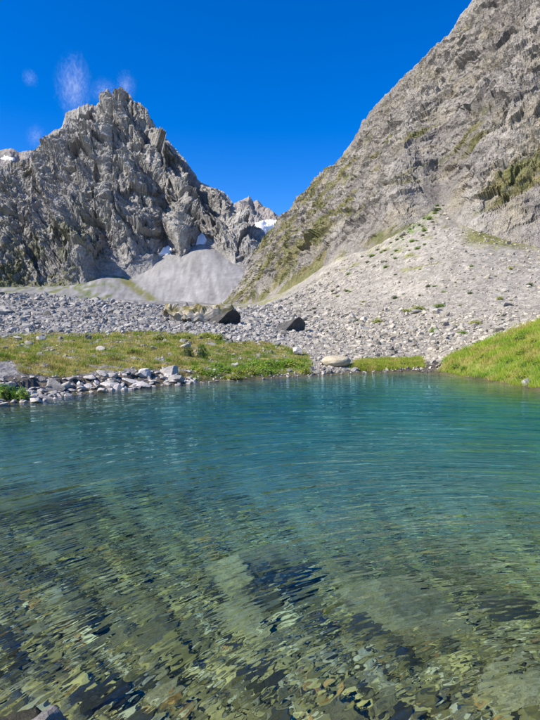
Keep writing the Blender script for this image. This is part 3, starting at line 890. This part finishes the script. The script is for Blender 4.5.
def hull(name, pts, mat, label, cat='boulder', rough=0.05):
    bm = bmesh.new()
    for p in pts: bm.verts.new(p)
    r = bmesh.ops.convex_hull(bm, input=bm.verts)
    bmesh.ops.delete(bm, geom=[g for g in r['geom_interior'] if isinstance(g, bmesh.types.BMVert)], context='VERTS')
    bmesh.ops.subdivide_edges(bm, edges=bm.edges[:], cuts=5, use_grid_fill=True)
    bmesh.ops.triangulate(bm, faces=bm.faces[:])
    for v in bm.verts:
        n = fbm(np.array([v.co[:]]) * 1.6, 4)[0]; v.co += v.co.normalized() * n * rough
    m = bpy.data.meshes.new(name); bm.to_mesh(m); bm.free(); m.materials.append(mat)
    o = bpy.data.objects.new(name, m); COL.objects.link(o); return tag(o, label, cat)
def wedge(u0, u1, vb, vt, D, label, lean=0.45):
    """a block whose face towards the lake overhangs"""
    k = D / F_PX; w = (u1 - u0) * k; h = (vb - vt) * k
    x = ((u0 + u1) / 2 - CU) * k; z = gz(x, D)[0]
    A = np.array([-0.55 * w, -0.35 * w, 0]); Bp = np.array([0.36 * w, 0.75 * w, 0]); nrm = np.array([0.77, -0.64, 0])
    def fp(s_, t_, o=0.0): return tuple(A + (Bp - A) * s_ + nrm * (lean * h * t_ + o) + np.array([0, 0, h * t_]))
    pts = [fp(0, -0.3), fp(1, -0.3), fp(0.02, 0.05), fp(0.30, 0.80), fp(0.45, 1.0), fp(0.62, 0.95), fp(0.95, 0.55), fp(1.0, 0.1)]
    back = -nrm * 1.1 * w
    pts += [tuple(A + back * 0.6 + np.array([0, 0, -0.3 * h])), tuple(A + (Bp - A) * 0.4 + back * 0.7 + np.array([0, 0, 0.55 * h])),
            tuple(Bp + back * 0.8 + np.array([0, 0, -0.3 * h])), tuple(Bp + back * 0.5 + np.array([0, 0, 0.35 * h]))]
    o = hull('boulder', pts, M_BLOCK, label, rough=0.08 * h); o.location = (x, D, z); return o
M_BLOCK = mat_stone('shade_darkened_rock', (0.055, 0.053, 0.05), (0.11, 0.105, 0.095), 1.2, (0.16, 0.15, 0.12), 0.05)  # near-black base colour stands in for the shaded face; paler lichen blotches over it
wedge(285, 308, 331, 316, 56.0, 'large block with a dark overhanging face standing alone on the rubble')
wedge(217, 241, 321, 305, 70.0, 'dark-faced block at the end of the pale outcrop', 0.6)

# ------------------------------------------------------------------ under the water
def bed_stones():
    for seed, u, v, (a, b, c), mat, rz, lab in [
        (501, 258, 584, (0.54, 0.46, 0.56), M_SILTY, 0.3, 'large pale olive boulder under water with a deep shadow on its right side'),
        (502, 392, 612, (0.56, 0.42, 0.30), M_SILTY, -0.5, 'low broad olive boulder lying under rippled water'),
        (503, 14, 512, (0.70, 0.50, 0.48), M_ALGAE, 0.2, 'big dark brown boulder under water near the left shore'),
        (504, 66, 500, (0.42, 0.30, 0.16), M_BEDDARK, 0.5, 'dark flat stone under water beside the big brown boulder'),
        (505, 165, 503, (0.45, 0.36, 0.22), M_ALGAE, 0.0, 'low brown stone deep under water far from either shore'),
        (506, 506, 606, (0.26, 0.16, 0.12), M_BEDDARK, 0.1, 'dark flat stone under water near a pale green block'),
        (507, 526, 694, (0.26, 0.22, 0.14), M_SILTY, 0.6, 'pale green block under shallow water'),
        (508, 405, 580, (0.20, 0.14, 0.12), M_BEDDARK, 0.9, 'small dark stone under water behind the low broad boulder'),
        (509, 100, 700, (0.20, 0.15, 0.14), M_BEDDARK, 0.9, 'dark angular stone under shallow water beside the dry rock'),
        (510, 70, 610, (0.20, 0.17, 0.16), M_ALGAE, 0.4, 'large rounded stone under water among brown cobbles'),
        (511, 150, 640, (0.24, 0.17, 0.13), M_ALGAE, 1.4, 'brown rounded stone under water among the cobbles')]:
        p = bed_px(u, v)
        big_rock('boulder', seed, mat, (p[0], p[1], p[2] + 0.3 * c), (a, b, c), rz, lab, receiver=True, cuts=10, depth=(0.5, 0.9))
    # the dry stone at the photographer's feet
    p = on_water(46.0, 728.0)
    big_rock('boulder', 520, M_GREY, (p[0], p[1], -0.115), (0.15, 0.13, 0.17), 0.4, 'dry pale grey stone rising out of the shallow water', receiver=True, rough=0.12, cuts=12)
    p = on_water(4.0, 728.0)
    big_rock('boulder', 521, M_BEDDARK, (p[0], p[1], -0.08), (0.15, 0.12, 0.15), 0.9, 'dark wet stone next to the dry pale stone', receiver=True, rough=0.1)
    rng = np.random.default_rng(91); n = 0; taken = []
    for tries in range(5000):
        if n >= 240: break
        u = rng.uniform(-20, 545); v = rng.uniform(470, 735)
        if rng.random() > (1.0 if u < 230 + 0.3 * (v - 480) else 0.22): continue
        p = bed_px(u, v)
        s = rng.choice([0.045, 0.07, 0.10, 0.15], p=[0.35, 0.35, 0.2, 0.1]) * rng.uniform(0.85, 1.2) * (0.7 + 0.3 * p[1] / 3.0)
        if any((p[0] - a) ** 2 + (p[1] - b) ** 2 < (0.7 * (s + c)) ** 2 for a, b, c in taken): continue
        taken.append((p[0], p[1], s)); rm, rot = frame_rot(rng, 0.3)
        sz = s * np.array([rng.uniform(0.9, 1.5), rng.uniform(0.8, 1.2), rng.uniform(0.5, 0.9)])
        k = rng.random(); mat = M_ALGAE if k < 0.45 else M_SILTY if k < 0.75 else M_BEDDARK
        word, grp = {'algae_stone': ('brown algae-covered', 'brown'), 'silty_stone': ('pale olive', 'pale'), 'dark_bed_stone': ('blackish', 'dark')}[mat.name]
        put_stone('cobble', rng.integers(16), mat, (p[0], p[1], p[2] + 0.3 * sz[2]), sz, rot,
                  word + ' cobble lying on the bed under the clear water', 'cobble', grp + ' cobbles on the lake bed', True)
        n += 1
    m = 10500
    u = rng.uniform(-40, 580, m); v = 470 + 275 * rng.random(m)
    W0 = on_water(u, v); x, y = W0[:, 0] * 1.12, W0[:, 1] * 1.12
    z, d = height(x, y); k = (d < -0.3) & (rng.random(m) < np.where(u < 260, 1.0, 0.45))
    size = np.exp(rng.normal(math.log(0.024), 0.5, m)) * (0.6 + y * 0.14)
    pal = np.array([[0.52, 0.43, 0.15], [0.25, 0.21, 0.07], [0.07, 0.065, 0.035], [0.60, 0.54, 0.30], [0.48, 0.28, 0.08]])
    tone = pal[rng.choice(5, m, p=[0.32, 0.3, 0.16, 0.17, 0.05])] * rng.uniform(0.7, 1.2, (m, 1))
    o = joined_stones('bed_gravel', np.stack([x, y, z], -1)[k], size[k], 1, tone[k], 0.7, M_LOOSE, 64, 'small brown and olive stones strewn over the lake bed', 'gravel')
    o.cycles.is_caustics_receiver = True
bed_stones()

# ------------------------------------------------------------------ grass and plants
M_GRASS = mat_attr('grass_blades', 0.7, 0.35)
M_LEAF = mat_attr('leaves', 0.6, 0.3)

def tufts(name, x, y, z, h, spread, nb, tone, width, seed, label):
    rng = np.random.default_rng(seed); n = len(x); m = n * nb
    I = np.repeat(np.arange(n), nb)
    a = rng.uniform(0, 2 * pi, m); rad = np.sqrt(rng.random(m)) * spread[I]
    bx = x[I] + rad * np.cos(a); by = y[I] + rad * np.sin(a); bz = z[I] - 0.02
    hh = h[I] * rng.uniform(0.55, 1.15, m); lean = rng.uniform(0.15, 0.8, m) * hh
    la = a + rng.normal(0, 0.5, m)
    tx = bx + lean * np.cos(la); ty = by + lean * np.sin(la); tz = bz + hh
    wa = rng.uniform(0, pi, m); w = width[I] * rng.uniform(0.6, 1.3, m)
    V = np.empty((m, 3, 3))
    V[:, 0] = np.stack([bx - w * np.cos(wa), by - w * np.sin(wa), bz], -1)
    V[:, 1] = np.stack([bx + w * np.cos(wa), by + w * np.sin(wa), bz], -1)
    V[:, 2] = np.stack([tx, ty, tz], -1)
    T = np.repeat((tone[I] * rng.uniform(0.75, 1.25, (m, 1)))[:, None, :], 3, 1); T[:, 2] *= 1.1
    o = mesh_np(name, V.reshape(-1, 3), np.arange(m * 3).reshape(-1, 3), M_GRASS, False, {'tone': T.reshape(-1, 3)})
    return tag(o, label, 'grass', kind='stuff')

GREEN = np.array([0.14, 0.26, 0.025]); LIME = np.array([0.32, 0.40, 0.045]); STRAW = np.array([0.52, 0.43, 0.14]); BROWN = np.array([0.15, 0.095, 0.04])
def grass():
    rng = np.random.default_rng(44)
    # the dry turf bank on the left
    x, y, r = sample_fan(60000, 15, 50, -0.58, 0.14, rng); z, d = height(x, y)
    gl, gr, gm, side = cover(x, y, z, d)
    P = np.stack([x, y, 0 * x], -1); n1 = fbm(P * 0.45, 3); n2 = fbm(P * 1.6 + 20, 3)
    u, v = col_row(x, y, z)
    lush = sm(170, 230, u) * sm(345, 362, v)
    keep = gl & (d > 0.25) & (rng.random(len(x)) < 0.75 + 0.5 * n2)
    tone = lerp(STRAW, LIME * 0.85, sm(0.0, 0.45, n1 + 0.8 * n2)[:, None])
    tone = lerp(tone, GREEN * 0.9, (0.85 * sm(0.12, 0.42, n2 + 0.55 * lush))[:, None])
    tone = lerp(tone, BROWN, (0.8 * sm(0.02, 0.3, fbm(P * np.array([0.7, 1.7, 1]) + 70, 3)) * (1 - lush))[:, None])  # brown growth; the stretched streaks also paint the shaded edges of terracettes
    h = 0.05 + 0.05 * rng.random(len(x)) + 0.24 * sm(0.05, 0.45, n2) + 0.12 * (rng.random(len(x)) < 0.06)
    k = np.nonzero(keep)[0][:30000]
    tufts('grass', x[k], y[k], z[k], np.clip(h[k], 0.05, 0.35), np.full(len(k), 0.12) * r[k] / 25, 7, tone[k], 0.008 * r[k] / 20, 1,
          'dry yellow green turf on the bank across the water')
    # the long grass slope on the right
    x, y, r = sample_fan(26000, 15, 33, 0.22, 0.62, rng); z, d = height(x, y)
    gl, gr, gm, side = cover(x, y, z, d)
    P = np.stack([x, y, 0 * x], -1); n1 = fbm(P * 0.6, 3); n2 = fbm(P * 2.0 + 20, 3)
    keep = gr & (d > 0.1)
    tone = lerp(LIME * 1.1, GREEN * 1.35, (0.8 * sm(-0.1, 0.4, n1 + 0.6 * n2))[:, None])
    tone = lerp(tone, STRAW, (0.85 * sm(-0.05, 0.25, fbm(P * 1.1 + 44, 3)))[:, None])
    k = np.nonzero(keep)[0][:13000]
    tufts('grass', x[k], y[k], z[k], np.clip(0.17 * (1 + n2[k]), 0.07, 0.4), np.full(len(k), 0.11) * r[k] / 20, 8, tone[k], 0.008 * r[k] / 20, 2,
          'lush green grass on the steep bank sloping to the water')
    x, y, r = sample_fan(16000, 26, 38, 0.10, 0.34, rng); z, d = height(x, y)
    gl, gr, gm, side = cover(x, y, z, d); keep = gm & (d > 0.1)
    P = np.stack([x, y, 0 * x], -1); n2 = fbm(P * 1.5, 3)
    tone = lerp(LIME * 0.9, STRAW, sm(-0.1, 0.4, n2)[:, None]); k = np.nonzero(keep)[0][:3000]
    tufts('grass', x[k], y[k], z[k], np.full(len(k), 0.20), np.full(len(k), 0.14), 8, tone[k], np.full(len(k), 0.011), 3,
          'narrow strip of yellow green grass above the dark gravel inlet')
grass()

PLANTS = []
def plant_proto(seed, n, leaf):
    """a low leafy cushion, one unit wide"""
    rng = np.random.default_rng(seed)
    a = rng.uniform(0, 2 * pi, n); q = np.sqrt(rng.random(n)); top = np.sqrt(np.maximum(1 - q * q, 0))
    lob = 1 + 0.35 * fbm(np.stack([np.cos(a) * 1.3, np.sin(a) * 1.3, 0 * a + seed], -1), 3)
    lum = 1 + 0.5 * fbm(np.stack([q * np.cos(a) * 2.2, q * np.sin(a) * 2.2, 0 * a + seed + 9], -1), 3)
    dep = rng.random(n) ** 0.4
    c = np.stack([q * lob * np.cos(a), q * lob * np.sin(a), top * lum * dep], -1)
    nrm = c * np.array([1, 1, 1.2]) + rng.normal(size=(n, 3)) * 0.55 + np.array([0, 0, 0.4]); nrm /= np.linalg.norm(nrm, axis=1)[:, None]
    t1 = np.cross(nrm, rng.normal(size=(n, 3))); t1 /= np.linalg.norm(t1, axis=1)[:, None]; t2 = np.cross(nrm, t1)
    l = leaf * rng.uniform(0.6, 1.3, (n, 1))
    V = np.stack([c - t1 * l, c + t2 * l * 0.5, c + t1 * l - nrm * l * 0.3, c - t2 * l * 0.5], 1)
    return V.reshape(-1, 3), np.arange(n * 4).reshape(-1, 4), rng
_pl = {}
def plant_mesh(kind, variant):
    if (kind, variant) not in _pl:
        V, Fq, rng = plant_proto(variant * 7 + 1, 420, 0.085)
        base = {'bright': np.array([0.19, 0.34, 0.03]), 'lime': np.array([0.33, 0.38, 0.05]), 'dark': np.array([0.045, 0.10, 0.025])}[kind]
        T = np.repeat(base * rng.uniform(0.6, 1.35, (len(Fq), 1)), 4, 0)
        T[:, 0] *= np.repeat(rng.uniform(0.8, 1.25, len(Fq)), 4)
        _pl[kind, variant] = mesh_np('foliage', V, Fq, M_LEAF, False, {'tone': T}, None, False)
    return _pl[kind, variant]
def plant(name, u, v, w, h, kind, variant, label, cat='plant', group=None):
    p = land_px(u, v); k = p[1] / F_PX
    o = bpy.data.objects.new(name, core_mesh()); COL.objects.link(o)
    o.location = (p[0], p[1], p[2] - 0.03); o.scale = (w / 2 * k, max(w / 2 * k * 0.8, 0.15), h * k); o.rotation_euler = (0, 0, u * 0.7)
    f = bpy.data.objects.new('foliage', plant_mesh(kind, variant)); COL.objects.link(f); f.parent = o; f['kind'] = 'stuff'
    return tag(o, label, cat, group)
_core = []
def core_mesh():
    """the woody cushion the leaves grow on"""
    if not _core:
        V, Fc = rock_verts(3, 900, 0, rough=0.25, flat=1.0); V = V * 0.62; V[:, 2] = np.maximum(V[:, 2], -0.2)
        _core.append(mesh_np('stem_cushion', V, Fc, mat_attr('stem_wood'), True, {'tone': np.tile([0.05, 0.055, 0.02], (len(V), 1))}, None, False))
    return _core[0]

p = on_water(12.0, 402.0)
for j, (du, w, h) in enumerate([(-6, 24, 15), (9, 22, 13)]):
    o = plant('leafy_plant', 12 + du, 399, w, h, 'bright', j, ['larger bright green leafy cushion on the shore before the pale slab', 'bright green leafy cushion between the slab and the rounded boulder'][j], group='leafy cushions before the pale slab')
plant('bush', 188, 356, 13, 11, 'dark', 0, 'small round dark green bush on the turf above the tilted slabs', 'bush')
plant('bush', 202, 358, 12, 15, 'dark', 1, 'taller dark green bush beside the small round bush', 'bush')
rng = np.random.default_rng(12)
for j in range(22):
    u = 196 + j * 5.3 + rng.uniform(-2, 2); sh = np.interp(u, [160, 190, 240, 320], [386, 383, 380, 375])
    v = sh - rng.uniform(1.5, 13)
    plant('leafy_plant', u, v, rng.uniform(15, 27), rng.uniform(5, 9), 'bright' if rng.random() < 0.6 else 'lime', j % 5,
          ('broad' if j % 3 == 0 else 'narrow' if j % 3 == 1 else 'flat') + ' leafy plant by the water ' + ('beside the pale slabs' if u < 225 else 'half way along the green belt' if u < 262 else 'below the pale square stone' if u < 303 else 'next to the tan boulder'), group='leafy plants along the far waterline')
for j in range(12):
    u = rng.uniform(20, 165); v = rng.uniform(342, 368)
    plant('leafy_plant', u, v, rng.uniform(8, 16), rng.uniform(3, 5), 'lime' if rng.random() < 0.6 else 'bright', j % 5,
          'yellow green cushion plant on the dry turf bank', group='cushion plants on the turf bank')
for j, u in enumerate([96, 116, 160, 176, 190, 207, 220]):
    plant('grass_tussock', u + rng.uniform(-3, 3), 339 + rng.uniform(-1, 1), rng.uniform(14, 24), rng.uniform(4.5, 7), 'lime', j % 5,
          'yellow green tussock at the edge between turf and rubble', 'tussock', 'tussocks where turf meets rubble')
for j in range(16):
    u = rng.uniform(446, 540); lo = np.interp(u, [437, 480, 540], [371, 378, 389]); hi = np.interp(u, [437, 480, 540], [366, 343, 328])
    plant('leafy_plant', u, (lerp(hi + 3, lo - 2, rng.uniform(0, 0.45)) if j % 2 else lerp(hi + 3, lo - 2, rng.uniform(0.55, 1.0))), rng.uniform(9, 18), rng.uniform(3.5, 6), 'bright' if rng.random() < 0.7 else 'lime', j % 5,
          'rounded herb clump ' + ('near the top' if j % 2 else 'low down') + ' of the lush grass bank', group='herb clumps on the grass bank')
for j, u in enumerate([363, 376, 389, 402, 414]):
    plant('leafy_plant', u, 369 - rng.uniform(0, 2) - (u - 363) * 0.04, rng.uniform(14, 20), rng.uniform(4, 6), 'lime', j % 5,
          'yellow green cushion on the ledge over the dark inlet', group='cushions over the dark inlet')
SHR = np.random.default_rng(19)
extra = []
for q in range(46):
    t_ = SHR.random(); vv_ = 200 + 66 * t_
    extra.append((442 - 0.85 * (vv_ - 196) * SHR.uniform(0.5, 1.5) + SHR.normal() * 5, vv_, SHR.uniform(3, 7), SHR.uniform(1, 2.2), 'bright' if SHR.random() < 0.6 else 'dark'))
for q in range(30):
    extra.append((SHR.uniform(300, 535), SHR.uniform(262, 330), SHR.uniform(3, 8), SHR.uniform(1, 2.2), ['bright', 'lime', 'dark'][SHR.integers(3)]))
for j, (u, v, s_) in enumerate([(398, 313, 11), (417, 313, 15), (434, 312, 13), (505, 306, 13), (355, 324, 8)]):
    loc, k = at_land(u, v); big_rock('rock_ledge', 340 + j, M_GREY, (loc[0], loc[1], loc[2]), (s_ * 0.7 * k, s_ * 0.5 * k, s_ * 0.28 * k), 0.2 * j,
        ['low brown ledge between green mats on the talus', 'broad dark ledge sticking out of the talus between green mats', 'cracked ledge beside a fresh green patch on the talus',
         'lone ledge on the upper talus behind the grass bank', 'small ledge next to a dark shrub at the foot of the talus'][j], 'rock ledge')
for j, (u, v, w, h, kd) in enumerate(extra + [(357, 323, 9, 7, 'dark'), (378, 324, 14, 6, 'lime'), (395, 299, 8, 5, 'dark'), (406, 312, 14, 4, 'lime'), (418, 311, 18, 6, 'lime'),
        (440, 307, 14, 4, 'bright'), (462, 334, 12, 4, 'bright'), (434, 333, 12, 5, 'bright'), (475, 325, 14, 5, 'lime'), (333, 292, 6, 3, 'dark'), (470, 294, 7, 3, 'dark'),
        (428, 287, 7, 3, 'dark'), (500, 300, 10, 4, 'lime'), (348, 275, 7, 3, 'bright'), (386, 268, 8, 3, 'bright'), (372, 257, 9, 3, 'bright'), (412, 243, 7, 4, 'bright'),
        (424, 232, 8, 4, 'bright'), (429, 221, 8, 4, 'bright'), (436, 212, 8, 5, 'dark'), (417, 250, 7, 3, 'bright'), (510, 270, 8, 3, 'lime'), (530, 286, 8, 4, 'dark')]):
    plant('low_shrub', u, v, w, min(h, 0.5 * w), kd, j % 5, ('tiny ' if w < 5 else 'small ' if w < 8 else 'broad ') + {'dark': 'dark green low shrub ', 'lime': 'yellow green mat of plants ', 'bright': 'fresh green shrub patch '}[kd] + ('in the gully under the rock wall' if v < 262 else 'half way up the pale talus' if v < 295 else 'at the foot of the pale talus'),
          'shrub', {'dark': 'dark shrubs on the talus', 'lime': 'plant mats on the talus', 'bright': 'green shrubs on the talus'}[kd])

# ------------------------------------------------------------------ snow
def mat_snow():
    t = NT('old_snow'); n = t.noise(0.06, 4, 0.6)
    c = t.mix(t.ramp(n, [(0.3, 0.0), (0.7, 1.0)]), (0.70, 0.71, 0.73), (0.84, 0.84, 0.85))
    return t.surf(c, 0.7, t.bump(n, 0.4, 6.0), 0.2)
M_SNOW = mat_snow()
def snow(P, poly, thick, label, name='snow_patch'):
    u, v = col_row(P[..., 0], P[..., 1], P[..., 2])
    wob = fbm(P / (thick * 8), 3) * 1.2
    ins = in_poly(u + wob, v + wob, poly)
    q = ins[:-1, :-1] | ins[1:, :-1] | ins[:-1, 1:] | ins[1:, 1:]
    nr, nc = ins.shape
    Fq = grid_faces(nr, nc)[q.ravel()]
    if not len(Fq): return
    off = np.where(ins, thick, -thick * 0.6)
    V = P + off[..., None] * np.array([0, -0.75, 0.66])
    ids = np.unique(Fq); re = np.zeros(nr * nc, np.int64); re[ids] = np.arange(len(ids))
    o = mesh_np(name, V.reshape(-1, 3)[ids], re[Fq], M_SNOW, True)
    return tag(o, label, 'snow')
snow(M4P, [(253, 226), (257, 222), (268, 221), (279, 220), (283, 224), (276, 228), (270, 231), (262, 234), (255, 231)], 9.0, 'bright snowfield below the ridge of the distant jagged peak')
snow(M1P, [(159, 256), (163, 248), (168, 246), (172, 250), (168, 256)], 4.0, 'small white snow patch at the head of the grey scree')
snow(M1P, [(196, 248), (198, 238), (202, 233), (207, 240), (203, 248)], 4.0, 'narrow snow tongue in the gully above the scree')
snow(M3P, [(1, 159), (4, 156.5), (17, 158), (15, 160)], 4.0, 'thin snow streak on the far ridge left of the pointed peak')

# ------------------------------------------------------------------ wisps of cloud behind the summit
def mat_cloud(seed, dens):
    t = NT('thin_cloud')
    o = t.obj()
    mp = t.n('ShaderNodeMapping'); mp.inputs['Location'].default_value = (seed, seed * 1.7, seed * 0.3)
    t.t.links.new(o, mp.inputs['Vector'])
    n = t.noise(3.2, 9, 0.66, mp.outputs[0], 2.5)
    ln = t.n('ShaderNodeVectorMath', operation='LENGTH'); t.t.links.new(o, ln.inputs[0])
    fall = t.math('MULTIPLY', t.math('MAXIMUM', t.math('SUBTRACT', 1.0, ln.outputs['Value']), 0.0), 1.0)
    d = t.math('MAXIMUM', t.math('SUBTRACT', t.math('ADD', n, t.math('MULTIPLY', fall, 0.12)), 0.56), 0.0)
    d = t.math('MULTIPLY', t.math('MULTIPLY', d, fall), dens * 0.24)
    v = t.n('ShaderNodeVolumePrincipled'); v.inputs['Color'].default_value = (0.95, 0.96, 1, 1); v.inputs['Anisotropy'].default_value = 0.3
    t.t.links.new(d, v.inputs['Density'])
    t.t.links.new(v.outputs[0], t.out.inputs['Volume']); return t.m
for j, (u, v, w, h, dens, lab) in enumerate([(74, 88, 34, 62, 0.55, 'tall ragged wisp of cloud left of the summit'), (30, 78, 16, 18, 0.4, 'tiny faint wisp of cloud high beside the tall one'),
        (36, 137, 20, 24, 0.45, 'small wisp of cloud over the left shoulder of the peak'), (104, 92, 24, 26, 0.55, 'soft puff of cloud behind the left summit spike'),
        (126, 86, 20, 30, 0.6, 'puff of cloud rising behind the summit')]):
    D = 1750.0; k = D / F_PX; c = at(u, v, D)
    V, Fc = rock_verts(3, 700 + j, 0, rough=0.2, flat=1.0)
    o = mesh_np('cloud', V, Fc, mat_cloud(j * 3.1 + 1, dens), True); o.location = c; o.scale = (w * k * 0.66, w * k * 0.5, h * k * 0.66)
    tag(o, lab, 'cloud')
